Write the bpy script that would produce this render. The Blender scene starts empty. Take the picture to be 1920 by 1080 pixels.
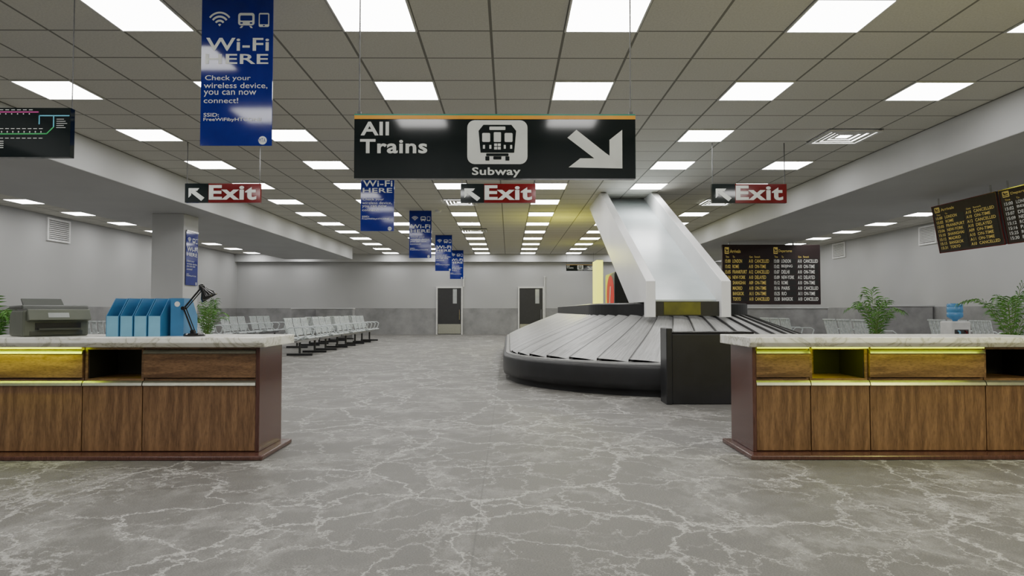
import bpy, math, random
from mathutils import Vector, Matrix
random.seed(7)
rad=math.radians
C=bpy.context.scene.collection
HC=3.234; EYE=0.95
# ---------------------------------------------------------------- materials
def newmat(name):
    m=bpy.data.materials.new(name); m.use_nodes=True
    nt=m.node_tree; b=nt.nodes.get('Principled BSDF')
    return m,nt,b
def mat(name,c,rough=.5,metal=0,c2=None,scale=8,emis=None,es=0,bump=0,coat=0,stretch=(1,1,1),trans=0,spec=None):
    m,nt,b=newmat(name)
    if c2 is None: c2=tuple(x*.88 for x in c)
    tc=nt.nodes.new('ShaderNodeTexCoord'); mp=nt.nodes.new('ShaderNodeMapping')
    mp.inputs['Scale'].default_value=stretch
    n=nt.nodes.new('ShaderNodeTexNoise'); n.inputs['Scale'].default_value=scale; n.inputs['Detail'].default_value=4
    r=nt.nodes.new('ShaderNodeValToRGB')
    r.color_ramp.elements[0].position=.35; r.color_ramp.elements[1].position=.65
    r.color_ramp.elements[0].color=(*c2,1); r.color_ramp.elements[1].color=(*c,1)
    L=nt.links.new
    L(tc.outputs['Object'],mp.inputs[0]); L(mp.outputs[0],n.inputs['Vector']); L(n.outputs[0],r.inputs[0]); L(r.outputs[0],b.inputs['Base Color'])
    b.inputs['Roughness'].default_value=rough; b.inputs['Metallic'].default_value=metal
    b.inputs['Coat Weight'].default_value=coat; b.inputs['Transmission Weight'].default_value=trans
    if spec is not None: b.inputs['Specular IOR Level'].default_value=spec
    if bump:
        bp=nt.nodes.new('ShaderNodeBump'); bp.inputs['Strength'].default_value=bump; bp.inputs['Distance'].default_value=.02
        L(n.outputs[0],bp.inputs['Height']); L(bp.outputs[0],b.inputs['Normal'])
    if emis:
        b.inputs['Emission Color'].default_value=(*emis,1); b.inputs['Emission Strength'].default_value=es
    return m
def mathn(nt,op,a,b=None,c=None):
    n=nt.nodes.new('ShaderNodeMath'); n.operation=op
    for i,x in enumerate((a,b,c)):
        if x is None: continue
        if isinstance(x,(int,float)): n.inputs[i].default_value=x
        else: nt.links.new(x,n.inputs[i])
    return n.outputs[0]
def mixc(nt,f,a,b):
    n=nt.nodes.new('ShaderNodeMix'); n.data_type='RGBA'
    for s,x in ((n.inputs[0],f),(n.inputs[6],a),(n.inputs[7],b)):
        if isinstance(x,(int,float)): s.default_value=x
        elif isinstance(x,tuple): s.default_value=(*x,1)
        else: nt.links.new(x,s)
    return n.outputs[2]
def noise(nt,vec,scale,detail=4,rough=.5,dist=0):
    n=nt.nodes.new('ShaderNodeTexNoise'); n.inputs['Scale'].default_value=scale; n.inputs['Detail'].default_value=detail
    n.inputs['Roughness'].default_value=rough; n.inputs['Distortion'].default_value=dist
    nt.links.new(vec,n.inputs['Vector']); return n
def ramp(nt,v,stops):
    r=nt.nodes.new('ShaderNodeValToRGB'); e=r.color_ramp.elements
    while len(e)<len(stops): e.new(.5)
    for i,(p,c) in enumerate(stops):
        e[i].position=p; e[i].color=(*c,1) if isinstance(c,tuple) else (c,c,c,1)
    nt.links.new(v,r.inputs[0]); return r.outputs[0]
def coord(nt,k='Object'):
    return nt.nodes.new('ShaderNodeTexCoord').outputs[k]
def mapping(nt,v,scale=(1,1,1)):
    m=nt.nodes.new('ShaderNodeMapping'); m.inputs['Scale'].default_value=scale; nt.links.new(v,m.inputs[0]); return m.outputs[0]
def sepxyz(nt,v):
    s=nt.nodes.new('ShaderNodeSeparateXYZ'); nt.links.new(v,s.inputs[0]); return s.outputs

def floor_mat():
    m,nt,b=newmat('veined_stone_floor'); L=nt.links.new; co=coord(nt)
    mid=noise(nt,co,9,6,.65); fine=noise(nt,mapping(nt,co,(1,1.9,1)),130,4,.75)
    base=ramp(nt,mid.outputs[0],[(.3,(.145,.14,.131)),(.7,(.225,.218,.204))])
    base=mixc(nt,ramp(nt,fine.outputs[0],[(.38,0.0),(.62,.85)]),base,(.068,.065,.059))
    def veins(scale,warp,th,off,nsc=1.6):
        w=noise(nt,mapping(nt,co,(1+off,1,1)),nsc,9,.72)
        vm=nt.nodes.new('ShaderNodeVectorMath'); vm.operation='MULTIPLY_ADD'
        L(w.outputs['Color'],vm.inputs[0]); vm.inputs[1].default_value=(warp,warp,warp); L(co,vm.inputs[2])
        v=nt.nodes.new('ShaderNodeTexVoronoi'); v.feature='DISTANCE_TO_EDGE'; v.inputs['Scale'].default_value=scale
        L(vm.outputs[0],v.inputs['Vector'])
        return ramp(nt,v.outputs['Distance'],[(0,1.0),(th*.3,.6),(th,0.0)])
    v1=veins(1.5,.8,.020,0); v2=veins(3.1,.6,.022,.3,2.2); v3=veins(.9,1.8,.13,.7); v4=veins(.8,.7,.012,.15,1.2)
    msk=ramp(nt,noise(nt,co,1.1,3).outputs[0],[(.36,.35),(.58,1.0)])
    msk2=ramp(nt,noise(nt,mapping(nt,co,(1.3,1,1)),1.7,3).outputs[0],[(.42,0.05),(.58,.9)])
    f=mathn(nt,'MAXIMUM',mathn(nt,'MULTIPLY',v1,msk),mathn(nt,'MULTIPLY',v4,.9)); f2=mathn(nt,'MULTIPLY',v2,msk2)
    f3=mathn(nt,'MULTIPLY',mathn(nt,'MULTIPLY',v3,msk2),mathn(nt,'MULTIPLY',mid.outputs[0],.6))
    f=mathn(nt,'MAXIMUM',mathn(nt,'MAXIMUM',f,f2),f3)
    f=mathn(nt,'MULTIPLY',f,ramp(nt,fine.outputs[0],[(.3,1.0),(.7,.6)]))
    col=mixc(nt,f,base,(.60,.59,.56))
    s=sepxyz(nt,co)
    def seam(v,off,per):
        a=mathn(nt,'FLOORED_MODULO',mathn(nt,'ADD',v,off),per)
        return mathn(nt,'LESS_THAN',a,.008)
    sm=mathn(nt,'MAXIMUM',seam(s[0],.144,2.4),seam(s[1],0,2.4))
    col=mixc(nt,mathn(nt,'MULTIPLY',sm,.3),col,(.05,.05,.05))
    L(col,b.inputs['Base Color'])
    L(ramp(nt,mid.outputs[0],[(.3,.48),(.7,.62)]),b.inputs['Roughness'])
    bp=nt.nodes.new('ShaderNodeBump'); bp.inputs['Strength'].default_value=.3; bp.inputs['Distance'].default_value=.004
    L(fine.outputs[0],bp.inputs['Height']); L(bp.outputs[0],b.inputs['Normal'])
    return m
def ceiling_mat():
    m,nt,b=newmat('ceiling_tile_grid'); L=nt.links.new; co=coord(nt); s=sepxyz(nt,co)
    def line(v,off,w):
        a=mathn(nt,'FLOORED_MODULO',mathn(nt,'ADD',v,off+w/2),.6)
        return mathn(nt,'LESS_THAN',a,w)
    g=mathn(nt,'MAXIMUM',line(s[0],1.346,.022),line(s[1],-4.9,.022))
    n=noise(nt,co,60,4,.7); n2=noise(nt,co,.9,3)
    base=ramp(nt,n.outputs[0],[(.3,(.50,.49,.445)),(.7,(.63,.62,.565))])
    base=mixc(nt,mathn(nt,'MULTIPLY',n2.outputs[0],.25),base,(.46,.45,.39))
    col=mixc(nt,g,base,(.18,.175,.155))
    L(col,b.inputs['Base Color']); b.inputs['Roughness'].default_value=.85
    bp=nt.nodes.new('ShaderNodeBump'); bp.inputs['Strength'].default_value=.4; bp.inputs['Distance'].default_value=.006
    hh=mathn(nt,'SUBTRACT',n.outputs[0],mathn(nt,'MULTIPLY',g,2.0))
    L(hh,bp.inputs['Height']); L(bp.outputs[0],b.inputs['Normal'])
    return m
def wall_mat():
    m,nt,b=newmat('painted_wall_with_concrete_dado'); L=nt.links.new; co=coord(nt); s=sepxyz(nt,co)
    f=mathn(nt,'GREATER_THAN',s[2],1.06)
    n=noise(nt,co,1.6,7,.65); n2=noise(nt,co,.5,2)
    conc=ramp(nt,n.outputs[0],[(.3,(.18,.182,.185)),(.7,(.30,.30,.305))])
    up=ramp(nt,n2.outputs[0],[(.3,(.37,.373,.377)),(.7,(.42,.423,.428))])
    L(mixc(nt,f,conc,up),b.inputs['Base Color']); b.inputs['Roughness'].default_value=.6
    return m
def wood_mat(name,c1,c2,stretch,rough=.35):
    m,nt,b=newmat(name); L=nt.links.new; co=mapping(nt,coord(nt),stretch)
    n=noise(nt,co,2.2,8,.62,.6); f=noise(nt,mapping(nt,co,(3,3,1.5)),9,3,.6)
    col=ramp(nt,n.outputs[0],[(.32,c2),(.5,tuple((a+b_)/2 for a,b_ in zip(c1,c2))),(.66,c1)])
    col=mixc(nt,ramp(nt,f.outputs[0],[(.45,0.0),(.7,.7)]),col,tuple(x*.4 for x in c2))
    L(col,b.inputs['Base Color']); b.inputs['Roughness'].default_value=rough; b.inputs['Coat Weight'].default_value=.1
    return m
def marble_mat():
    m,nt,b=newmat('white_marble'); L=nt.links.new; co=coord(nt)
    n=noise(nt,co,3.5,8,.6,1.8)
    v=ramp(nt,n.outputs[0],[(.40,(.82,.81,.75)),(.475,(.76,.75,.68)),(.505,(.48,.47,.38)),(.535,(.74,.73,.66)),(.62,(.84,.83,.78))])
    L(v,b.inputs['Base Color']); b.inputs['Roughness'].default_value=.25; return m
def slat_mat():
    # UV: u = slat index + position across the slat, v = along the slat
    m,nt,b=newmat('brushed_steel_slats'); L=nt.links.new; uv=coord(nt,'UV'); s=sepxyz(nt,uv)
    g=noise(nt,mapping(nt,uv,(9,1.8,1)),1.7,8,.75,1.1); fine=noise(nt,mapping(nt,uv,(60,3,1)),1.0,3,.6)
    idx=mathn(nt,'FLOOR',s[0]); fr=mathn(nt,'FRACT',s[0])
    wn=nt.nodes.new('ShaderNodeTexWhiteNoise'); wn.noise_dimensions='1D'; L(idx,wn.inputs['W'])
    c=ramp(nt,g.outputs[0],[(.32,(.20,.20,.20)),(.48,(.37,.37,.37)),(.6,(.50,.50,.50)),(.72,(.75,.75,.75))])
    c=mixc(nt,mathn(nt,'MULTIPLY',fine.outputs[0],.45),c,(.30,.30,.30))
    c=mixc(nt,mathn(nt,'MULTIPLY',wn.outputs[0],.45),c,(.50,.50,.50))
    seam=ramp(nt,fr,[(0.0,1.0),(.03,.85),(.07,0.0),(.94,0.0),(.98,.6)])
    c=mixc(nt,seam,c,(.05,.05,.05))
    L(c,b.inputs['Base Color']); b.inputs['Metallic'].default_value=.3
    L(ramp(nt,g.outputs[0],[(.3,.48),(.7,.34)]),b.inputs['Roughness'])
    bp=nt.nodes.new('ShaderNodeBump'); bp.inputs['Strength'].default_value=.35; bp.inputs['Distance'].default_value=.01
    L(g.outputs[0],bp.inputs['Height']); L(bp.outputs[0],b.inputs['Normal']); return m

M={}
M['floor']=floor_mat(); M['ceil']=ceiling_mat(); M['wall']=wall_mat(); M['marble']=marble_mat(); M['slat']=slat_mat()
M['beam']=mat('beam_paint',(.50,.505,.51),.6,c2=(.46,.465,.47),scale=1)
M['conc']=mat('concrete',(.30,.30,.305),.7,c2=(.2,.2,.205),scale=3)
M['wood']=wood_mat('walnut_vertical_grain',(.29,.16,.078),(.115,.058,.028),(14,14,1.3))
M['woodh']=wood_mat('walnut_horizontal_grain',(.29,.16,.078),(.115,.058,.028),(1.3,14,14))
M['mahog']=wood_mat('mahogany_end',(.12,.05,.038),(.075,.03,.023),(10,10,1),.25)
M['dark']=mat('niche_shade_dark',(.012,.010,.009),.6)  # near-black colour standing in for shade inside the niches
M['steel']=mat('brushed_steel',(.42,.42,.35),.32,.9,scale=40)
M['rim']=mat('dull_rim',(.34,.34,.34),.4,.5,scale=20)
M['chrome']=mat('chrome',(.6,.6,.6),.2,1)
M['cable']=mat('dark_steel_cable',(.10,.10,.10),.3,.8)
M['light']=mat('light_diffuser',(.9,.9,.9),.5,emis=(1,.99,.965),es=14)
M['frame']=mat('white_frame',(.62,.62,.6),.5)
M['black']=mat('black_rubber',(.016,.016,.018),.38,c2=(.011,.011,.012),scale=5)
M['blackg']=mat('black_gloss',(.012,.012,.013),.12)
M['signb']=mat('sign_black_enamel',(.007,.011,.012),.06,c2=(.005,.009,.01),spec=.55)
M['orange']=mat('sign_orange',(.72,.33,.015),.25)
M['green']=mat('sign_green',(.02,.25,.16),.25)
M['white']=mat('sign_white',(.66,.68,.65),.3)
M['banner']=mat('banner_blue',(.003,.013,.20),.07,c2=(.002,.010,.17),spec=.5)
M['red']=mat('sign_red',(.17,.004,.006),.1,c2=(.10,.003,.004),scale=2)
M['board']=mat('board_maroon_black',(.022,.007,.008),.5)
M['cell']=mat('flap_cell_black',(.008,.008,.008),.5)
M['yel']=mat('board_yellow',(.74,.58,.16),.5,emis=(.8,.6,.15),es=.15)
M['wtx']=mat('board_white',(.76,.74,.72),.5,emis=(.8,.8,.75),es=.15)
M['chute']=mat('chute_white_panel',(.86,.86,.86),.4,c2=(.82,.82,.82),scale=2)
M['slide']=mat('chute_slide_metal',(.60,.66,.68),.3,c2=(.52,.58,.60),scale=2,metal=.1)
M['olive']=mat('yellow_glow_patch',(.16,.155,.008),.4,c2=(.08,.078,.006),scale=3)  # yellow glow at the chute mouth, put into the colour
M['seat']=mat('seat_white_perforated',(.62,.66,.67),.35,c2=(.42,.46,.47),scale=30)
M['fold1']=mat('file_box_light_blue',(.20,.47,.66),.5)
M['fold2']=mat('file_box_blue',(.04,.18,.38),.5)
M['print']=mat('printer_olive_grey',(.105,.115,.088),.45,c2=(.09,.10,.075))
M['printd']=mat('printer_dark',(.045,.05,.042),.4)
M['leaf']=mat('leaf_green',(.11,.29,.04),.45,c2=(.04,.14,.018),scale=6)
M['stem']=mat('stem_green',(.14,.22,.05),.6)
M['pot']=mat('pot_grey',(.25,.24,.22),.6)
M['soil']=mat('soil',(.04,.025,.015),.9)
M['glow']=mat('yellow_light_panel',(.5,.5,.03),.5,emis=(.95,.95,.12),es=1.5)
M['led']=mat('yellow_led',(.6,.62,.02),.5,emis=(.72,.85,.03),es=2.2)
M['water']=mat('water_bottle_blue',(.10,.32,.62),.12,c2=(.08,.27,.55))
M['plastic']=mat('white_plastic',(.72,.72,.72),.4)
M['doorm']=mat('door_dark_paint',(.022,.022,.023),.5,c2=(.018,.018,.019))
M['glass']=mat('grey_glass',(.4,.42,.42),.15)
M['vred']=mat('vending_red_glow',(.3,.002,.004),.5,emis=(.7,.0,.01),es=.45)  # emission added so the emblem stays red under the yellow lamp
M['mag']=mat('line_magenta',(.5,.03,.25),.4); M['cya']=mat('line_cyan',(.1,.45,.6),.4); M['grn']=mat('line_green',(.03,.45,.12),.4)
M['ventd']=mat('vent_dark',(.06,.06,.06),.7)

# ---------------------------------------------------------------- builder
class MB:
    def __init__(s): s.v=[];s.f=[];s.m=[]
    def add(s,vs,fs,mi=0):
        o=len(s.v); s.v+= [tuple(p) for p in vs]
        for f in fs: s.f.append(tuple(i+o for i in f)); s.m.append(mi)
        return s
    def box(s,x0,x1,y0,y1,z0,z1,mi=0):
        return s.add([(x0,y0,z0),(x1,y0,z0),(x1,y1,z0),(x0,y1,z0),(x0,y0,z1),(x1,y0,z1),(x1,y1,z1),(x0,y1,z1)],
            [(3,2,1,0),(4,5,6,7),(0,1,5,4),(1,2,6,5),(2,3,7,6),(3,0,4,7)],mi)
    def prism(s,poly,axis,a0,a1,mi=0):
        def P(p,a):
            return (a,p[0],p[1]) if axis=='x' else ((p[0],a,p[1]) if axis=='y' else (p[0],p[1],a))
        n=len(poly)
        return s.add([P(p,a0) for p in poly]+[P(p,a1) for p in poly],
            [tuple(range(n-1,-1,-1)),tuple(range(n,2*n))]+[(i,(i+1)%n,(i+1)%n+n,i+n) for i in range(n)],mi)
    def flat(s,poly,y,mi=0):   # polygon in XZ facing -y
        return s.add([(p[0],y,p[1]) for p in poly],[tuple(range(len(poly)))],mi)
    def tube(s,pts,r,n=8,mi=0,r2=None,cap=True):
        pts=[Vector(p) for p in pts]; k=len(pts); vs=[]; 
        up=None
        for i,p in enumerate(pts):
            d=(pts[min(i+1,k-1)]-pts[max(i-1,0)]).normalized()
            if up is None:
                up=Vector((0,0,1)) if abs(d.z)<.9 else Vector((1,0,0))
            a=d.cross(up).normalized(); b=a.cross(d).normalized(); up=b
            rr=r if r2 is None else r+(r2-r)*i/(k-1)
            for j in range(n):
                t=2*math.pi*j/n; vs.append(p+a*(rr*math.cos(t))+b*(rr*math.sin(t)))
        fs=[(i*n+j,i*n+(j+1)%n,(i+1)*n+(j+1)%n,(i+1)*n+j) for i in range(k-1) for j in range(n)]
        if cap: fs+=[tuple(range(n-1,-1,-1)),tuple(range((k-1)*n,k*n))]
        return s.add(vs,fs,mi)
    def lathe(s,prof,n=20,c=(0,0,0),mi=0):
        vs=[(c[0]+r*math.cos(2*math.pi*j/n),c[1]+r*math.sin(2*math.pi*j/n),c[2]+z) for r,z in prof for j in range(n)]
        k=len(prof)
        fs=[(i*n+j,i*n+(j+1)%n,(i+1)*n+(j+1)%n,(i+1)*n+j) for i in range(k-1) for j in range(n)]
        fs+=[tuple(range(n-1,-1,-1)),tuple(range((k-1)*n,k*n))]
        return s.add(vs,fs,mi)
    def xform(s,mx,start=0):
        for i in range(start,len(s.v)): s.v[i]=tuple(mx@Vector(s.v[i]))
        return s
    def obj(s,name,mats,parent=None,loc=(0,0,0),rz=0,bevel=0,smooth=False,label=None):
        me=bpy.data.meshes.new(name); me.from_pydata(s.v,[],s.f); me.update()
        if not isinstance(mats,(list,tuple)): mats=[mats]
        for m in mats: me.materials.append(M[m])
        me.polygons.foreach_set('material_index',s.m)
        if smooth: me.polygons.foreach_set('use_smooth',[True]*len(me.polygons))
        o=bpy.data.objects.new(name,me); C.objects.link(o); o.location=loc; o.rotation_euler=(0,0,rz)
        if parent: o.parent=parent
        if bevel:
            b=o.modifiers.new('bevel','BEVEL'); b.width=bevel; b.segments=2; b.limit_method='ANGLE'
        if label: o['label']=label
        return o
def tag(o,label,cat,group=None):
    o['label']=label; o['category']=cat
    if group: o['group']=group
    return o
def thing(name,label,cat,loc=(0,0,0),rz=0,rx=0,group=None):
    o=bpy.data.objects.new(name,None); o.empty_display_size=.1; C.objects.link(o)
    o.location=loc; o.rotation_euler=(rx,0,rz); tag(o,label,cat,group); return o
def dup(r,loc,rz=None,label=None):
    def cp(o,par):
        c=o.copy(); C.objects.link(c)
        if par is not None:
            c.parent=par; c.matrix_parent_inverse=o.matrix_parent_inverse.copy()
        for k in kids.get(o.name,[]): cp(k,c)
        return c
    kids={}
    def walk(o):
        ch=[x for x in bpy.data.objects if x.parent==o]; kids[o.name]=ch
        for x in ch: walk(x)
    walk(r); c=cp(r,None); c.location=loc
    if rz is not None: c.rotation_euler=(r.rotation_euler[0],0,rz)
    if label: c['label']=label
    return c
def struct(o): o['kind']='structure'; return o

# text
_tc={}
def textmesh(body,bold=0,ls=1.0):
    k=(body,bold,ls)
    if k in _tc: return _tc[k]
    cu=bpy.data.curves.new('t','FONT'); cu.body=body; cu.offset=bold; cu.resolution_u=3; cu.space_line=ls
    if bold>.01: cu.space_character=1.0+bold*2.6
    o=bpy.data.objects.new('t',cu); C.objects.link(o)
    bpy.context.view_layer.update()
    e=o.evaluated_get(bpy.context.evaluated_depsgraph_get()); me=e.to_mesh()
    v=[(p.co.x,p.co.y) for p in me.vertices]; f=[tuple(p.vertices) for p in me.polygons]
    e.to_mesh_clear(); bpy.data.objects.remove(o); bpy.data.curves.remove(cu)
    x0=min(p[0] for p in v);x1=max(p[0] for p in v);y0=min(p[1] for p in v);y1=max(p[1] for p in v)
    _tc[k]=([((p[0]-x0)/(x1-x0),(p[1]-y0)/(y1-y0)) for p in v],f); return _tc[k]
def text(mb,body,x0,x1,z0,z1,y,mi=0,bold=.0,ls=1.0):
    v,f=textmesh(body,bold,ls)
    mb.add([(x0+p[0]*(x1-x0),y,z0+p[1]*(z1-z0)) for p in v],f,mi)
def rrect(x0,x1,z0,z1,r,n=5):
    pts=[]
    for cx,cz,a in ((x1-r,z0+r,-90),(x1-r,z1-r,0),(x0+r,z1-r,90),(x0+r,z0+r,180)):
        for i in range(n+1):
            t=rad(a+90*i/n); pts.append((cx+r*math.cos(t),cz+r*math.sin(t)))
    return pts
class PX:
    """maps sign artwork units to metres on a sign (origin: centre-bottom)"""
    def __init__(s,x0,y0,x1,y1,w):
        s.x0,s.y0,s.x1,s.y1=x0,y0,x1,y1; s.k=w/(x1-x0)
    def p(s,x,y): return ((x-(s.x0+s.x1)/2)*s.k,(s.y1-y)*s.k)
    def poly(s,pts): return [s.p(*q) for q in pts]
    def txt(s,mb,body,xa,ya,xb,yb,y,mi=0,bold=0,ls=1.0):
        a=s.p(xa,yb); b=s.p(xb,ya); text(mb,body,a[0],b[0],a[1],b[1],y,mi,bold,ls)
    def rr(s,xa,ya,xb,yb,r):
        a=s.p(xa,yb); b=s.p(xb,ya); return rrect(a[0],b[0],a[1],b[1],r*s.k)

# ---------------------------------------------------------------- camera
cam=bpy.data.cameras.new('camera'); cam.lens=24; cam.sensor_width=36; cam.clip_end=200
co=bpy.data.objects.new('camera',cam); C.objects.link(co); co.location=(0,0,EYE)
co.rotation_euler=(rad(90+1.925),0,-rad(.27)); bpy.context.scene.camera=co

# ---------------------------------------------------------------- room
XL,XR,YB,YF=-10.97,10.95,-3.0,27.6
struct(MB().box(XL-.2,XR+.2,YB-.2,YF+.2,-.1,0).obj('floor','floor'))
struct(MB().box(XL-.2,XR+.2,YB-.2,YF+.2,HC,HC+.1).obj('ceiling','ceil'))
struct(MB().box(XL-.2,XL,YB,YF,0,HC).obj('wall_left','wall'))
struct(MB().box(XR,XR+.2,YB,YF,0,HC).obj('wall_right','wall'))
struct(MB().box(XL-.2,XR+.2,YF,YF+.2,0,HC).obj('wall_back','wall'))
struct(MB().box(XL-.2,XR+.2,YB-.2,YB,0,HC).obj('wall_front','wall'))
struct(MB().box(XL,XR,YF-.28,YF,2.92,HC).obj('trim_1','beam',bevel=.01))
struct(MB().box(-7.95,-5.546,YB,24.2,2.78,HC).obj('trim_2','beam',bevel=.01))
struct(MB().box(5.254,7.64,YB,YF-.28,2.78,HC).obj('trim_3','beam',bevel=.01))
struct(MB().box(-6.7,-6.1,12.8,13.4,0,2.78).obj('trim_4','beam',bevel=.01))
struct(MB().box(XL,XL+.02,YB,YF,0,.1).obj('baseboard_left','conc'))
struct(MB().box(XR-.02,XR,YB,YF,0,.1).obj('baseboard_right','conc'))
# doors
def door(n,x0,x1,win):
    r=bpy.data.objects.new('door_%d'%n,None); C.objects.link(r); r.location=((x0+x1)/2,YF,0); struct(r); r.empty_display_size=.1
    w=(x1-x0)/2; h=1.93
    f=MB().box(-w,-w+.06,-.07,0,0,h).box(w-.06,w,-.07,0,0,h).box(-w+.06,w-.06,-.07,0,h-.06,h); f.obj('door_frame','frame',r)
    MB().box(-w+.06,w-.06,-.05,-.005,.01,h-.06).obj('door_leaf','doorm',r)
    MB().box(win-.08,win+.08,-.06,-.05,1.25,1.83).obj('door_window','glass',r)
    MB().box(-w+.08,w-.08,-.058,-.05,.03,.42).obj('kick_plate','steel',r)
    hx=w-.13
    MB().tube([(hx,-.05,1.0),(hx,-.1,1.0),(hx,-.1,.6),(hx,-.05,.6)],.015).obj('handle','chrome',r)
door(1,-2.93,-1.86,.22); door(2,.37,1.43,.25)
for x,zb in ((-1.83,1.93),(1.45,.6)):
    o=MB().tube([(0,0,0),(0,0,2.36-zb)],.03,10).box(-.035,.035,-.035,.035,2.3-zb,2.36-zb).obj('wall_pipe','frame',loc=(x,YF-.03,zb))
    tag(o,'slim grey vertical conduit on the wall beside a door','pipe')
# low partitions
for i,(x0,x1,y,z) in enumerate(((-7.5,-6.6,23.6,1.05),(-6.55,-5.3,23.2,1.05),(6.9,9.6,20.5,1.06),(9.3,10.9,17.5,1.1))):
    o=MB().box(x0,x1,y,y+.3,0,z-.04,0).box(x0-.02,x1+.02,y-.02,y+.32,z-.04,z,1).obj('low_partition',['conc','beam'],bevel=.01)
    tag(o,'low grey concrete partition block standing on the floor','partition')
# wall vents
def vent(loc,rz,w,h):
    r=thing('wall_vent','white louvred air vent high on the grey wall','vent',loc,rz,group='wall air vents')
    MB().box(-w/2,-w/2+.05,-.04,0,-h/2,h/2).box(w/2-.05,w/2,-.04,0,-h/2,h/2).box(-w/2+.05,w/2-.05,-.04,0,h/2-.05,h/2).box(-w/2+.05,w/2-.05,-.04,0,-h/2,-h/2+.05).obj('vent_frame','plastic',r)
    m=MB().box(-w/2+.05,w/2-.05,-.006,-.001,-h/2+.05,h/2-.05,1)
    n=9
    for i in range(n):
        z=-h/2+.07+(h-.12)*i/n
        m.prism([(-.035,z),(-.03,z-.004),(-.008,z+.03),(-.012,z+.034)],'x',-w/2+.05,w/2-.05,0)
    m.obj('louvre_grille',['plastic','ventd'],r)
vent((XL+.001,16.6,2.9),rad(90),.85,.55)
vent((XR-.001,17.7,2.93),rad(-90),.75,.5); vent((XR-.001,22.5,2.95),rad(-90),.85,.5)

# ---------------------------------------------------------------- ceiling lights
lr=thing('ceiling_light','square recessed white fluorescent ceiling panel, lit','ceiling light',(0,0,HC),group='square ceiling light panels')
MB().box(0,.6,0,.015,-.012,0).box(0,.6,.585,.6,-.012,0).box(0,.015,.015,.585,-.012,0).box(.585,.6,.015,.585,-.012,0).obj('light_frame','frame',lr)
MB().add([(.015,.015,-.009),(.585,.015,-.009),(.585,.585,-.009),(.015,.585,-.009)],[(3,2,1,0)]).obj('diffuser','light',lr)
first=True
cols=[-10.346,-8.546,-4.946,-3.146,-1.346,.454,2.254,4.054,7.654,9.454]
for cx in cols:
    for k in range(-4,13):
        y=4.9+1.8*k
        if cx==2.254 and 12.5<y<15.3: continue
        if first: lr.location=(cx,y,HC); first=False
        else: dup(lr,(cx,y,HC))
# ceiling diffusers
def diffuser(x,y):
    r=thing('ceiling_air_vent','square white air diffuser set in the tiled ceiling','vent',(x,y,HC),group='ceiling air diffusers')
    m=MB()
    for i,s in enumerate((.34,.27,.2,.13)):
        z=-.035+.006*i; t=.05
        m.prism([(-s,-s),(s,-s),(s-t,-s+t),(-s+t,-s+t)],'z',z,z+.012); m.prism([(s,-s),(s,s),(s-t,s-t),(s-t,-s+t)],'z',z,z+.012)
        m.prism([(s,s),(-s,s),(-s+t,s-t),(s-t,s-t)],'z',z,z+.012); m.prism([(-s,s),(-s,-s),(-s+t,-s+t),(-s+t,s-t)],'z',z,z+.012)
    m.box(-.34,.34,-.34,.34,-.006,0,1)
    m.obj('diffuser_grille',['frame','ventd'],r)
for p in ((4.36,8.8),(-1.0,14.2),(-.95,19.2),(4.4,14.2)): diffuser(*p)
o=MB().lathe([(.07,0),(.07,-.03),(.05,-.05),(.02,-.055)],16).obj('smoke_detector','frame',loc=(-1.6,15.4,HC),smooth=False)
tag(o,'small round white smoke detector on the ceiling','smoke detector')

# ---------------------------------------------------------------- signs
def letters(r,P,items,y,mat_='white'):
    for (s,xa,ya,xb,yb,bd) in items:
        m=MB(); P.txt(m,s,xa,ya,xb,yb,y,0,bd); m.obj('lettering',mat_,r)
def train_icon(mb,P,x0,y0,x1,y1,y,fg,bg,d=.001):
    W=x1-x0;H=y1-y0
    def X(u):return x0+W*u
    def Y(v):return y0+H*v
    mb.flat(P.poly([(X(.08),Y(.78)),(X(.92),Y(.78)),(X(.97),Y(.2)),(X(.85),Y(.04)),(X(.15),Y(.04)),(X(.03),Y(.2))]),y,fg)
    y2=y-d
    mb.flat(P.rr(X(.12),Y(.26),X(.32),Y(.5),W*.03),y2,bg); mb.flat(P.rr(X(.68),Y(.26),X(.88),Y(.5),W*.03),y2,bg)
    mb.flat(P.rr(X(.41),Y(.24),X(.59),Y(.5),W*.02),y2,bg); mb.flat(P.rr(X(.3),Y(.09),X(.7),Y(.18),W*.02),y2,bg)
    for u in (.14,.3,.66,.82):
        a,b=X(u),X(u+.05); mb.flat(P.poly([(a,Y(.68)),(b,Y(.68)),(b,Y(.58)),(a,Y(.58))]),y2,bg)
    for (a,c) in ((.42,.54),(.51,.54),(.42,.63),(.51,.63)):
        mb.flat(P.poly([(X(a),Y(c+.07)),(X(a+.075),Y(c+.07)),(X(a+.075),Y(c)),(X(a),Y(c))]),y2,bg)
    mb.flat(P.rr(X(.22),Y(.8),X(.78),Y(.87),W*.02),y,fg)
    mb.flat(P.rr(X(.2),Y(.88),X(.3),Y(.99),W*.01),y,fg); mb.flat(P.rr(X(.7),Y(.88),X(.8),Y(.99),W*.01),y,fg)
    mb.flat(P.rr(X(.4),Y(.88),X(.6),Y(.96),W*.01),y,fg)
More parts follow.
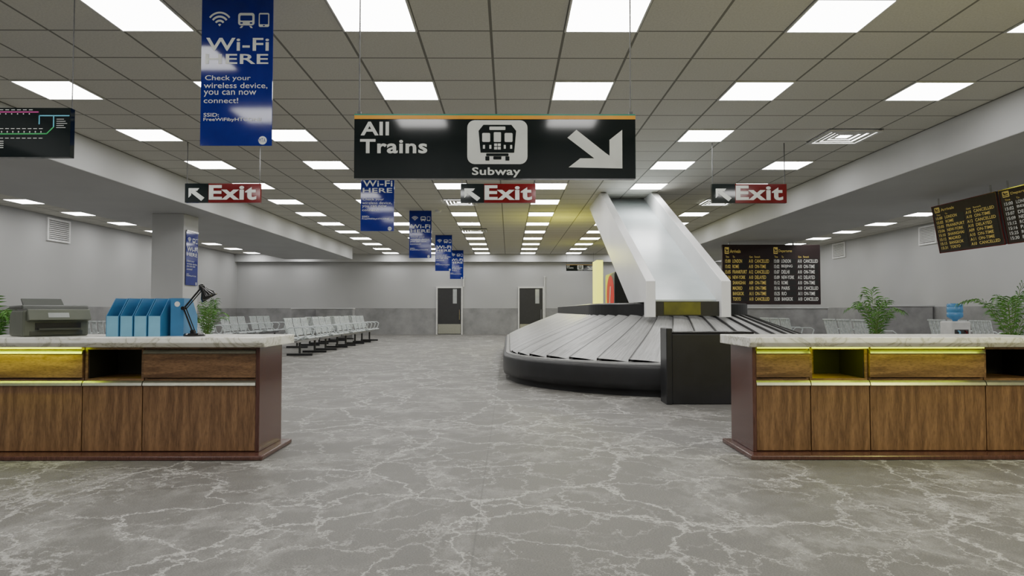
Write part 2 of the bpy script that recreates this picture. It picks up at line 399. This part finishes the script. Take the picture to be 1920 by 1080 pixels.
def subway_sign(name,loc,w,lab,cable_top):
    r=thing(name,lab,'sign',loc)
    P=PX(664,213,1192,335,w); h=122*P.k; t=.02*w/1.26
    MB().box(-w/2,w/2,-t,t,0,h).obj('sign_panel','signb',r)
    e=.0015 if w>1.2 else .004
    m=MB(); y=-t-e
    m.flat(P.poly([(664,223),(1192,223),(1192,216),(664,216)]),y,0); m.flat(P.poly([(664,216),(1192,216),(1192,213.3),(664,213.3)]),y,1)
    m.obj('stripe',['orange','green'],r)
    letters(r,P,[('All',676,228,729,254,.025),('Trains',675,261,801,288,.025),('Subway',885,314,976,333,.022)],y)
    m=MB(); m.flat(P.rr(876,225,989,308,14),y,0); train_icon(m,P,895,231,970,302,y-e,1,0,e); m.obj('train_pictogram',['white','signb'],r)
    m=MB()
    m.add([(q[0],y,q[1]) for q in P.poly([(1064,258),(1081,243),(1136,287),(1121,302)])],[(3,2,1,0)])
    m.add([(q[0],y-e*.2,q[1]) for q in P.poly([(1167,316),(1167,243),(1143,262),(1143,297)])],[(0,1,2,3)])
    m.add([(q[0],y-e*.3,q[1]) for q in P.poly([(1167,316),(1143,297),(1088,297),(1066,314)])],[(0,1,2,3)])
    m.add([(q[0],y-e*.1,q[1]) for q in P.poly([(1121,302),(1136,287),(1150,297),(1140,305)])],[(0,1,2,3)])
    m.obj('arrow','white',r)
    for sx in (-1,1):
        x=sx*(w/2-.014*w)
        MB().tube([(x,0,h),(x,0,cable_top-loc[2])],.0035,6).box(x-.008,x+.008,-.008,.008,h,h+.015).obj('cable','cable',r)
    return r
subway_sign('direction_sign',(-.062,3.06,EYE+.593),1.262,'black hanging subway direction sign reading All Trains, orange stripe',HC)
subway_sign('direction_sign',(2.78,26.6,EYE+1.56),1.08,'small distant black All Trains sign hanging before the wall',HC)
# exit
er=thing('exit_sign','black and red hanging Exit sign with white arrow','sign',(-3.86,9.2,EYE+1.46),group='hanging exit signs')
P=PX(346,344,487,380,1.013); w=1.013;h=36*P.k
MB().box(-w/2,-w/2+44*P.k,-.025,.025,0,h).obj('arrow_panel','signb',er)
MB().box(-w/2+44*P.k,w/2,-.025,.025,0,h).obj('lettered_panel','red',er)
m=MB(); P.txt(m,'Exit',391,347,480,375,-.028,0,.03); m.obj('lettering','white',er)
m=MB()
m.flat(P.poly([(353,353),(353,371),(358,366),(358,358)]),-.028); m.flat(P.poly([(353,353),(358,358),(369,358),(373,353)]),-.0285); m.flat(P.poly([(357,361),(377,377),(383,371),(361,355)]),-.029)
m.obj('arrow','white',er)
for sx in(-1,1): MB().tube([(sx*.49,0,h),(sx*.49,0,HC-(EYE+1.46))],.006,6).obj('cable','cable',er)
dup(er,(-.144,9.2,EYE+1.46)); dup(er,(3.255,9.2,EYE+1.46))
# map sign
r=thing('map_sign','black hanging transit map sign with coloured route lines','sign',(-3.22,4.0,EYE+.9))
P=PX(-284,202,132,295,1.3); MB().box(-.65,.65,-.02,.02,0,93*P.k).obj('sign_panel','signb',r)
m=MB()
def pl(pts,wd,mi,y):
    q=P.poly(pts)
    for a,b in zip(q,q[1:]):
        a=Vector(a);b=Vector(b);d=(b-a).normalized();n=Vector((-d.y,d.x))*wd*P.k/2;a-=d*.001;b+=d*.001
        m.flat([a-n,b-n,b+n,a+n],y,mi)
pl([(-270,210),(72,210)],2.2,0,-.0215); pl([(-270,253),(88,251),(101,238),(101,226)],2.2,1,-.0215); pl([(74,233),(74,217),(130,217)],2.2,2,-.0225); pl([(101,217),(101,238)],2.2,2,-.023)
for i in range(34): 
    x=-270+i*10.5; m.flat(P.poly([(x,249),(x+2,249),(x+2,246),(x,246)]),-.0215,3); m.flat(P.poly([(x-3,242),(x+4,242),(x+4,240.8),(x-3,240.8)]),-.0215,3); m.flat(P.poly([(x-3,260),(x+4,260),(x+4,258.8),(x-3,258.8)]),-.0215,3)
for i in range(30):
    x=-265+i*11; m.flat(P.poly([(x,206.5),(x+7,206.5),(x+7,205.3),(x,205.3)]),-.0215,3); m.flat(P.poly([(x,214.5),(x+2,214.5),(x+2,212.5),(x,212.5)]),-.0215,3)
for i in range(5):
    m.flat(P.poly([(106,224+i*4),(120+3*(i%3),224+i*4),(120+3*(i%3),223+i*4),(106,223+i*4)]),-.0215,3)
for i in range(4): m.flat(P.poly([(-170,268+i*5),(-20+8*(i%3),268+i*5),(-20+8*(i%3),266.8+i*5),(-170,266.8+i*5)]),-.0215,3); m.flat(P.poly([(0,266+i*4),(8,266+i*4),(8,264.5+i*4),(0,264.5+i*4)]),-.0215,3)
m.obj('route_map',['mag','grn','cya','white'],r)
for x in(-.645,.645): MB().tube([(x,0,93*P.k),(x,0,HC-EYE-.9)],.003,6).obj('cable','cable',r)
# wifi banners
def banner(loc,w=.5,rz=0,hooks=True,lab='tall glossy blue hanging Wi-Fi banner with white lettering'):
    r=thing('wifi_banner',lab,'banner',loc,rz,group='blue Wi-Fi banners')
    P=PX(371,-16,506,274,w); H=290*P.k; t=.004
    MB().box(-w/2,w/2,-t,t,0,H).obj('banner_panel','banner',r)
    y=-t-.002
    letters(r,P,[('Wi-Fi',380,68,499,93,.014),('HERE',379,99,498,118,.014),
      ('Check your',379,140,465,152,.0),('wireless device,',377,154,497,166,.0),('you can now',377,169,476,181,.0),('connect!',377,183,442,193,.0),
      ('SSID:',377,212,406,219,.008),('FreeWiFibyHTCONE',377,221,487,229,.008)],y)
    m=MB()
    cx,cy=405,45
    for r0,r1 in ((0,4.5),(9,13.5),(18,22.5),(27,31)):
        pts=[]
        for i in range(13):
            a=rad(-52+104*i/12); pts.append((cx+r1*.82*math.sin(a),cy-r1*math.cos(a)*.88))
        if r0==0: pts.append((cx,cy+1)); m.flat(P.poly(pts[::-1]),y)
        else:
            inn=[(cx+r0*.82*math.sin(rad(-52+104*i/12)),cy-r0*math.cos(rad(-52+104*i/12))*.88) for i in range(13)]
            for i in range(12): m.flat(P.poly([inn[i],inn[i+1],pts[i+1],pts[i]]),y)
    m.obj('wifi_pictogram','white',r)
    m=MB(); 
    m.flat(P.rr(440,20,471,44,5),y,0); m.flat(P.rr(444,25,467,35,2),y-.001,1); m.flat(P.rr(444,38,449,41,1),y-.001,1); m.flat(P.rr(462,38,467,41,1),y-.001,1)
    m.flat(P.poly([(443,49),(447,49),(450,45),(446,45)]),y,0); m.flat(P.poly([(464,49),(468,49),(465,45),(461,45)]),y,0)
    m.obj('train_pictogram',['white','banner'],r)
    m=MB(); m.flat(P.rr(479,20,499,47,3),y,0); m.flat(P.rr(481,23,497,42,1),y-.001,1); m.flat(P.rr(487,43.4,491,45.6,1),y-.001,1)
    m.obj('phone_pictogram',['white','banner'],r)
    m=MB(); c=P.p(489,264); rr=8*P.k
    m.flat([(c[0]+rr*math.cos(i*math.pi/10),c[1]+rr*math.sin(i*math.pi/10)) for i in range(20)],y,0); P.txt(m,'MTA',482,260,495,268,y-.001,1,.0)
    m.obj('round_logo',['white','banner'],r)
    if hooks:
        for x in (-w/2+.02,w/2-.02):
            MB().tube([(x,0,H-.01),(x,0,HC-loc[2])],.004,6).obj('hook','cable',r)
    else:
        MB().box(-w/2,w/2,-.015,t+.02,H-.02,H+.01).obj('hook','chrome',r)
    return r
bz=EYE+1.155
b0=banner((-1.909,4.75,bz))
for y,x in ((10.2,-1.97),(15.4,-2.0),(20.4,-1.95),(25.5,-1.95)): dup(b0,(x,y,bz+.04))
banner((-6.08,13.1,EYE+.49),.48,rad(90),False,'narrow blue Wi-Fi banner fixed to the side of a pillar')

# flight boards
ARR=[('15:00','LONDON','A10','CANCELLED'),('15:02','ROME','A10','ON-TIME'),('15:05','FRANKFURT','A12','CANCELLED'),('15:06','NEW-YORK','A10','DELAYED'),('15:10','SHANGHAI','A09','ON-TIME'),('15:12','MADRID','A10','ON-TIME'),('15:15','BANGKOK','A11','ON-TIME'),('15:31','TOKYO','A10','CANCELLED')]
DEP=[('15:00','LONDON','A10','CANCELLED'),('15:02','BEIJING','A10','ON-TIME'),('15:07','DELHI','A10','ON-TIME'),('15:09','NEW-YORK','A12','DELAYED'),('15:12','ROME','A10','ON-TIME'),('15:16','PARIS','A10','CANCELLED'),('15:25','RIO','A11','ON-TIME'),('15:30','BANGKOK','A10','CANCELLED')]
def flight_panel(r,x0,x1,z0,z1,y,title,rows,mi):
    W=x1-x0;H=z1-z0
    m=MB(); e=.004
    def X(u):return x0+W*u
    def Z(v):return z0+H*v
    m.flat(rrect(X(.03),X(.12),Z(.86),Z(.975),W*.008),y,1)
    m.flat([(X(.04),Z(.88)),(X(.11),Z(.88)),(X(.11),Z(.895)),(X(.04),Z(.895))],y-e,2)
    m.flat([(X(.042),Z(.95)),(X(.052),Z(.905)),(X(.108),Z(.915)),(X(.104),Z(.935)),(X(.07),Z(.93)),(X(.052),Z(.96))],y-e,2)
    text(m,title,X(.14),X(.14+.028*len(title)),Z(.875),Z(.935),y,1,.01)
    for s,u,v in (('Time',.05,.12),('To',.2,.24),('Gate',.55,.62),('Remark',.66,.78)): text(m,s,X(u),X(v),Z(.79),Z(.825),y,1,.01)
    for i,(a,b,c,d) in enumerate(rows):
        zt=.765-.094*i; zb=zt-.062
        for u,v in ((.03,.155),(.185,.50),(.53,.63),(.655,.975)): m.flat([(X(u),Z(zb-.008)),(X(v),Z(zb-.008)),(X(v),Z(zt+.008)),(X(u),Z(zt+.008))],y,3)
        for s,u,cw in ((a,.037,.0225),(b,.192,.0335),(c,.537,.029),(d,.662,.0335)):
            text(m,s,X(u),X(u+cw*len(s)),Z(zb),Z(zt),y-e,0,.015)
    m.obj('flight_listing',[mi,'yel','board','cell'],r)
r=thing('flight_board','wide dark arrivals and departures flight board hanging from beam','flight board',(6.93,18.0,EYE+.17))
MB().box(-1.295,1.295,-.05,.05,0,1.58).obj('board_housing','board',r,bevel=.01)
flight_panel(r,-1.27,-.02,.03,1.55,-.054,'Arrivals',ARR,'yel'); flight_panel(r,.02,1.27,.03,1.55,-.054,'Departures',DEP,'wtx')
for x in(-1.1,.6): MB().tube([(x,0,1.58),(x,0,2.78-EYE-.17)],.02,8).obj('hanger_rod','chrome',r)
for yc,t,rows,mi,lab in ((10.44,'Arrivals',ARR,'yel','tilted dark arrivals board with yellow flap lettering'),(8.90,'Departures',DEP,'wtx','tilted dark departures board with white flap lettering')):
    r=thing('flight_board',lab,'flight board',(7.13,yc,EYE+.955),rad(-90),rad(9.5),group='tilted side flight boards')
    MB().box(-.74,.74,-.03,.03,0,.77).obj('board_housing','board',r,bevel=.008)
    MB().box(-.745,.745,-.034,-.028,-.004,.008).box(-.745,.745,-.034,-.028,.762,.774).box(-.745,-.735,-.034,-.028,.008,.762).box(.735,.745,-.034,-.028,.008,.762).obj('board_rim','red',r)
    flight_panel(r,-.72,.72,.02,.76,-.033,t,rows,mi)
    for x in(-.6,.6): MB().tube([(x,0,.75),(x,.02,.89)],.012,8).obj('hanger_rod','chrome',r)

# ---------------------------------------------------------------- carousel (long stadium plan)
CX,CY0,SL=2.32,9.78,6.8
def stad(R,u,e=0):
    Rm=1.75; A=math.pi*Rm; Ltot=2*SL+2*A; d=(u%1.0)*Ltot
    if d<SL: p=(R,d)
    elif d<SL+A: t=(d-SL)/Rm; p=(R*math.cos(t),SL+R*math.sin(t))
    elif d<2*SL+A: p=(-R,SL-(d-SL-A))
    else: t=math.pi+(d-2*SL-A)/Rm; p=(R*math.cos(t),R*math.sin(t))
    return (p[0],e+p[1]*(SL-2*e)/SL)
def loft(levels,N=200,cap=False,e=0):
    m=MB(); vs=[]
    for R,z in levels:
        for j in range(N):
            x,y=stad(R,j/N,e); vs.append((x,y,z))
    fs=[(i*N+j,i*N+(j+1)%N,(i+1)*N+(j+1)%N,(i+1)*N+j) for i in range(len(levels)-1) for j in range(N)]
    if cap: fs.append(tuple(range((len(levels)-1)*N,len(levels)*N)))
    return m.add(vs,fs,0)
r=thing('baggage_carousel','long oval baggage carousel, sloping grey metal slats, black skirt','baggage carousel',(CX,CY0,0))
loft([(2.32,0),(2.32,.07),(2.39,.09),(2.40,.15),(2.40,.31),(2.39,.345),(2.355,.355)]).obj('skirt','black',r,smooth=True)
loft([(2.36,.35),(2.355,.372),(2.31,.378),(2.27,.36)]).obj('rim','rim',r)
loft([(1.15,.80),(1.15,1.04),(1.13,1.055),(1.0,1.06)],cap=True,e=.30).obj('core','black',r)
m=MB(); NS=84; SEG=8; uvs=[]
for i in range(NS):
    u0=i/NS; u1=(i+1.12)/NS
    vs=[]
    for k in range(SEG+1):
        s=k/SEG
        for tt,dz,uu in ((u0,.034,0),((u0+u1)/2,.024,.5),(u1,.0,.999)):
            u=tt+.010*s
            R=2.30+(1.13-2.30)*s
            x,y=stad(R,u,.30*s)
            vs.append((x,y,.372+.50*(s**.9)+dz)); uvs.append((i+uu,s))
    fs=[]
    for k in range(SEG):
        for c in range(2): fs.append((k*3+c,k*3+c+1,(k+1)*3+c+1,(k+1)*3+c))
    o=len(vs)
    for k in range(SEG+1): p=vs[k*3]; vs.append((p[0],p[1],p[2]-.05)); uvs.append((i+.0,k/SEG))
    for k in range(SEG): fs.append((k*3,(k+1)*3,o+k+1,o+k))
    m.add(vs,fs)
so=m.obj('slat_belt','slat',r)
ul=so.data.uv_layers.new(name='uv')
for lp in so.data.loops: ul.data[lp.index].uv=uvs[lp.vertex_index]
# guard box beside carousel
r=thing('guard_panel','black upright guard box standing against the baggage carousel','guard panel',(2.06,7.08,0))
MB().box(-.40,.42,-.12,.12,0,.715).obj('panel_body','black',r,bevel=.008)
MB().box(-.40,.44,-.125,.22,.715,.735).obj('panel_cap','blackg',r,bevel=.006)
MB().box(-.46,-.40,-.14,.14,0,.775).obj('end_post','black',r,bevel=.008)
# chute
r=thing('luggage_chute','white sloping luggage chute descending from ceiling onto the carousel','luggage chute',(2.32,8.8,0))
prof=[(0.0,.87),(0.0,1.338),(4.3,HC),(6.2,HC),(1.25,1.065),(.125,1.065),(.125,.87)]
MB().prism(prof,'x',-.55,-.425).obj('side_wall','chute',r,bevel=.006); MB().prism(prof,'x',.425,.55).obj('side_wall','chute',r,bevel=.006)
MB().prism([(.22,1.07),(.22,1.10),(5.0,HC),(5.15,HC)],'x',-.425,.425).obj('slide_bed','slide',r)
MB().prism([(.6,1.065),(1.25,1.065),(6.2,HC),(5.4,HC)],'x',-.425,.425).obj('underside','chute',r)
MB().box(-.424,.424,.09,.12,.885,1.075,0).box(-.30,.18,.082,.09,.90,1.065,1).obj('feed_belt_glow',['black','olive'],r)  # olive patch paints the yellow glow onto the black panel

# ---------------------------------------------------------------- counters
ZT=.716
def cab(x0,x1,kind,lit=0):
    w=x1-x0; niche=(kind=='niche')
    r=thing('cabinet_unit','walnut cabinet unit with open niche above a door' if niche else 'walnut cabinet unit with drawer above a door, steel grip rails','cabinet',(x0,4.5,0),group='counter cabinet units')
    g=.003; zt=ZT-.001
    m=MB().box(g,.02,.02,.4,.031,zt).box(w-.02,w-g,.02,.4,.031,zt).box(.02,w-.02,.38,.4,.031,zt).box(.02,w-.02,.02,.38,.031,.05).box(.02,w-.02,.02,.38,ZT-.02,zt).box(.02,w-.02,.02,.38,.485,.505)
    m.obj('body','woodh',r)
    if not niche:
        d=MB().box(g,w-g,0,.02,.512,ZT-.045); d=d.obj('drawer','woodh',r,bevel=.003)
        MB().prism([(-.012,ZT-.045),(.02,ZT-.045),(.02,ZT-.022),(.006,ZT-.022),(-.006,ZT-.03)],'x',g,w-g).obj('handle','steel',d,label='long steel grip rail')
    else:
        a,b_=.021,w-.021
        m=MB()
        if lit: m.box(a,a+.16,.36,.379,.506,ZT-.021,1).box(a+.16,b_,.36,.379,.506,ZT-.021,0)  # back split by colour: lit side walnut, shaded side painted near-black
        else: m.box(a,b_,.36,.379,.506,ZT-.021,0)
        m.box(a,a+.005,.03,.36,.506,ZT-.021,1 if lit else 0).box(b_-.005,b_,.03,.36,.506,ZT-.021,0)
        m.obj('niche_shade_lining',['dark','woodh'],r)
    d=MB().box(g,w-g,0,.02,.035,.462).obj('door','wood',r,bevel=.003)
    MB().prism([(-.012,.462),(.02,.462),(.02,.492),(.006,.492),(-.006,.48)],'x',g,w-g).obj('handle','steel',d,label='long steel grip rail')
    if lit:
        MB().box(.01,w-.01,-.012,.0,ZT-.012,ZT-.004).obj('led_strip','led',r,label='thin yellow light strip under the slab')
        l=bpy.data.lights.new('led_light','AREA'); l.shape='RECTANGLE'; l.size=w-.04; l.size_y=.03; l.energy=lit; l.color=(.66,.84,.0)
        lo=bpy.data.objects.new('led_light',l); C.objects.link(lo); lo.location=(x0+w/2,4.435,ZT-.012); lo.rotation_euler=(rad(32),0,0)
    return r
def endpanel(x0,x1,name='end_panel'):
    o=MB().box(x0,x1,4.49,4.93,.031,ZT-.001).obj(name,'mahog',bevel=.003)
    return tag(o,'dark red mahogany end panel closing the counter cabinets','panel')
for a,b,k,e in ((-2.397,-1.655,'d',0),(-2.79,-2.397,'niche',0),(-3.54,-2.79,'d',1.9)): cab(a,b,k,e)
for a,b,k,e in ((1.625,1.985,'d',.2),(1.985,2.375,'niche',.5),(2.375,3.14,'d',.55),(3.14,3.54,'niche',0)): cab(a,b,k,e)
endpanel(-1.655,-1.63); endpanel(1.60,1.625)
def plight(name,loc,e,col,rr=.1):
    l=bpy.data.lights.new(name,'POINT'); l.energy=e; l.color=col; l.shadow_soft_size=rr
    o=bpy.data.objects.new(name,l); C.objects.link(o); o.location=loc; return o
for x0,x1 in ((-3.56,-1.565),(1.545,3.56)):
    o=MB().box(x0,x1,4.37,4.97,0,.03).obj('counter_plinth','mahog',bevel=.008); tag(o,'reddish wood plinth under the service counter','plinth')
    s=MB().prism([(4.37,ZT+.03),(4.40,ZT),(5.0,ZT),(5.0,ZT+.065),(4.375,ZT+.065)],'x',x0,x1).obj('countertop','marble',bevel=.006); tag(s,'thick white veined marble countertop on the walnut cabinets','countertop')
plight('niche_lamp',(2.07,4.66,.65),1.1,(.66,.84,.0),.03)
plight('niche_lamp',(-2.45,4.62,.62),.15,(.66,.84,.0),.03)
plight('yellow_lamp',(3.9,2.0,1.8),80,(1,.93,.2),.2)
plight('yellow_lamp',(1.3,16.6,2.3),50,(1,.96,.05),.2)

# ---------------------------------------------------------------- things on counter
T=ZT+.065
r=thing('printer','olive-grey office printer on the marble countertop','printer',(-3.15,4.70,T),rad(48))
MB().prism([(-.17,0),(.17,0),(.17,.145),(.12,.175),(-.17,.175)],'x',-.19,.19).obj('body','print',r,bevel=.012)
MB().prism([(-.165,.178),(.17,.178),(.17,.203),(-.14,.208)],'x',-.195,.195).obj('scanner_lid','printd',r,bevel=.01)
MB().prism([(-.23,.11),(-.17,.10),(-.17,.18),(-.19,.18)],'x',-.17,.19).obj('control_panel','print',r,bevel=.005)
MB().add([(-.06,-.2225,.126),(.06,-.2225,.126),(.06,-.2055,.157),(-.06,-.2055,.157)],[(0,1,2,3)]).obj('display','glass',r)
MB().box(-.12,.14,-.178,-.168,.045,.09,1).box(-.11,.13,-.22,-.17,.045,.055,0).obj('output_tray',['printd','cell'],r)
MB().box(-.15,.15,-.176,-.17,.01,.035).obj('paper_drawer','printd',r)
MB().prism([(.12,.203),(.15,.203),(.21,.25),(.2,.255)],'x',-.12,.12).obj('paper_feed','printd',r)
# blue file holders
def holder(x,y,rz,lab):
    r=thing('file_holder',lab,'file holder',(x,y,T),rz,group='blue file holders on the counter')
    w=.086; prof=[(0,0),(.24,0),(.24,.255),(.10,.255),(0,.135)]
    MB().prism(prof,'x',0,.004).obj('side_panel','fold2',r); MB().prism(prof,'x',w-.004,w).obj('side_panel','fold2',r)
    MB().box(.004,w-.004,0,.004,0,.135).obj('front_panel','fold1',r)
    MB().box(.004,w-.004,.236,.24,0,.255,0).obj('back_panel','fold2',r)
    m=MB(); m.add([(.043+.018*math.cos(i*math.pi/8),.2415,.215+.018*math.sin(i*math.pi/8)) for i in range(16)],[tuple(range(16))]); m.obj('finger_hole','plastic',r)
    MB().box(.004,w-.004,.004,.236,0,.004).obj('base','fold2',r)
    return r
for x in (-2.68,-2.587,-2.494,-2.401): holder(x,4.56,rad(-2),'upright light blue cardboard file holder on the countertop')
holder(-2.21,4.86,rad(184),'blue file holder turned to show its tall back')
# desk lamp
r=thing('desk_lamp','black articulated desk lamp on the marble countertop','desk lamp',(-2.11,4.6,T))
MB().lathe([(.068,0),(.068,.012),(.06,.02),(.012,.024)],24).obj('base','blackg',r)
MB().tube([(-.01,0,.02),(-.075,0,.185)],.006).tube([(.004,0,.03),(-.06,0,.19)],.004).obj('lower_arm','blackg',r)
MB().tube([(-.075,0,.185),(.04,0,.325)],.006).tube([(-.06,0,.18),(.05,0,.313)],.004).obj('upper_arm','blackg',r)
MB().tube([(-.075,-.015,.187),(-.075,.015,.187)],.013,12).tube([(.042,-.014,.323),(.042,.014,.323)],.012,12).tube([(-.01,-.015,.03),(-.01,.015,.03)],.014,12).obj('joint','blackg',r)
mx=Matrix.Translation((.068,-.01,.305))@Matrix.Rotation(rad(-30),4,'Y')@Matrix.Rotation(rad(14),4,'X')
m=MB(); m.lathe([(.014,.05),(.02,.03),(.024,.0),(.05,-.035),(.056,-.06),(.053,-.06),(.045,-.035),(.01,-.01)],22)
m.xform(mx); m.obj('lamp_shade','blackg',r,smooth=True)
m=MB(); m.tube([(0,0,-.01),(0,0,-.045)],.014,10); m.xform(mx); m.obj('bulb','yel',r)

# ---------------------------------------------------------------- benches
def bench(loc,rz):
    r=thing('airport_bench','row of three linked white metal waiting seats, black feet','bench',loc,rz,group='linked waiting seats')
    n=3; sw=.56; L=n*sw
    MB().box(-L/2,L/2,-.03,.03,.28,.33).obj('beam','chrome',r,bevel=.005)
    for sx in(-1,1):
        x=sx*(L/2-.28)
        MB().tube([(x,0,.29),(x,0,.05)],.025).box(x-.03,x+.03,-.27,.27,.0,.045).obj('leg','black',r)
    for i in range(n):
        c=-L/2+sw*(i+.5)
        pr=[(-.26,.385),(-.22,.40),(-.05,.375),(.1,.37),(.17,.39)]
        th=[(y,z-.018) for y,z in pr[::-1]]
        MB().prism(pr+th,'x',c-.24,c+.24).obj('seat','seat',r)
        m=MB(); pb=[(.17,.42),(.2,.55),(.235,.68),(.25,.77),(.27,.8)]
        for u in range(5):
            x0=c-.24+u*.102; m.prism(pb+[(y+.014,z) for y,z in pb[::-1]],'x',x0,x0+.07)
        m.box(c-.24,c+.24,.262,.284,.775,.80); m.box(c-.24,c+.24,.175,.19,.42,.45)
        m.obj('backrest','seat',r)
    for i in range(n+1):
        x=-L/2+sw*i+(.015 if i==0 else -.015 if i==n else 0)
        MB().tube([(x,.02,.32),(x,-.2,.42),(x,-.24,.56),(x,-.18,.60),(x,.14,.60),(x,.19,.56),(x,.15,.42),(x,.02,.32)],.013,6).obj('armrest','seat',r)
    return r
b=bench((-4.45,15.15,0),rad(90))
pos=[(-4.45,17.2,90),(-4.45,19.25,90),(-4.45,21.3,90),(-5.45,18.2,-90),(-5.45,20.25,-90),(-5.45,22.3,-90),
 (-7.2,18.5,90),(-7.2,20.5,90),(-7.2,16.4,90),(-6.9,10.9,180),
 (6.1,15.0,90),(6.45,12.6,90),(7.9,11.6,90)]
for x,y,a in pos: dup(b,(x,y,0),rad(a))

# ---------------------------------------------------------------- plants
def plant(loc,H,spread,seed):
    random.seed(seed)
    r=thing('potted_plant','green feathery palm fern in a grey pot','potted plant',loc,group='potted ferns')
    MB().lathe([(.12,0),(.13,.02),(.17,.34),(.18,.36),(.165,.36),(.155,.33)],24).obj('pot','pot',r)
    MB().lathe([(.155,.325),(.154,.33)],20).obj('soil','soil',r)
    lf=MB(); st=MB(); NF=15
    for i in range(NF):
        a=2*math.pi*i/NF+random.uniform(-.25,.25); out=spread*random.uniform(.7,1.0) if i%3 else spread*random.uniform(.25,.5)
        h=(H-.33)*random.uniform(.7,1.0)*(1 if out<spread*.6 else .8)
        pts=[]
        for k in range(11):
            t=k/10; pts.append(Vector((math.cos(a)*out*t**1.5,math.sin(a)*out*t**1.5,.33+h*math.sin(t*math.pi*.6))))
        st.tube(pts,.005,5,r2=.0015)
        NL=17
        for k in range(4,NL+1):
            t=k/NL*9.9; i0=int(t); f=t-i0; p=pts[i0].lerp(pts[min(i0+1,10)],f); d=(pts[min(i0+1,10)]-pts[i0]).normalized()
            side=d.cross(Vector((0,0,1))); side=side.normalized() if side.length>.01 else Vector((1,0,0))
            ll=.14*math.sin(math.pi*((k-2)/(NL+1))**.8)+.025
            for sg in(-1,1):
                dirn=(side*sg+d*.75+Vector((0,0,-.1))).normalized(); wv=d*.009
                tip=p+dirn*ll+Vector((0,0,-.03)); mid=p+dirn*ll*.5+Vector((0,0,.008))
                lf.add([p,mid-wv,tip,mid+wv],[(0,1,2,3)])
    st.obj('stems','stem',r); lf.obj('foliage','leaf',r)
for loc,H,s,sd in (((-5.1,11.6,0),1.2,.36,1),((-4.95,6.55,0),1.13,.3,2),((5.0,9.3,0),1.28,.38,3),((5.9,8.0,0),1.32,.55,4)): plant(loc,H,s,sd)

# water cooler
r=thing('water_cooler','white water cooler with blue bottle on top','water cooler',(6.55,10.0,0))
MB().box(-.14,.14,-.14,.14,0,.80).obj('body','plastic',r,bevel=.02)
MB().box(-.1,.1,-.146,-.139,.52,.68).obj('tap_recess','ventd',r)
for x in(-.05,.05): MB().tube([(x,-.14,.66),(x,-.18,.65),(x,-.18,.62)],.012,8).obj('tap','fold1' if x<0 else 'red',r)
MB().lathe([(.03,.80),(.04,.82),(.10,.86),(.105,.88),(.105,.92),(.098,.93),(.105,.94),(.105,1.0),(.098,1.01),(.105,1.02),(.1,1.05),(.08,1.06)],24).obj('water_bottle','water',r,smooth=True)

# vending machine and lit panel
r=thing('vending_machine','dark vending machine with round red emblem on its face','vending machine',(3.12,21.0,0),rad(-90))
MB().box(-.95,.95,0,.8,.06,2.1).box(-.9,.9,.05,.75,0,.06).obj('cabinet','blackg',r,bevel=.01)
m=MB(); m.flat([(.1+.76*math.cos(i*math.pi/18),1.42+.62*math.sin(i*math.pi/18)) for i in range(36)],-.012,0)
m.prism([(-.1,1.1),(.05,1.1),(.25,1.7),(.12,1.7)],'y',-.02,-.014,1)
m.obj('round_emblem',['vred','white'],r)
MB().box(-.93,.93,-.01,0,.12,2.05).obj('front_panel','blackg',r)
o=MB().box(2.88,3.1,22.4,23.4,0,2.62).obj('light_panel','glow',bevel=.01); tag(o,'tall glowing yellow light panel standing behind the chute','light panel')

w=bpy.data.worlds.new('world'); bpy.context.scene.world=w; w.use_nodes=True
w.node_tree.nodes['Background'].inputs[0].default_value=(.5,.5,.5,1); w.node_tree.nodes['Background'].inputs[1].default_value=.05
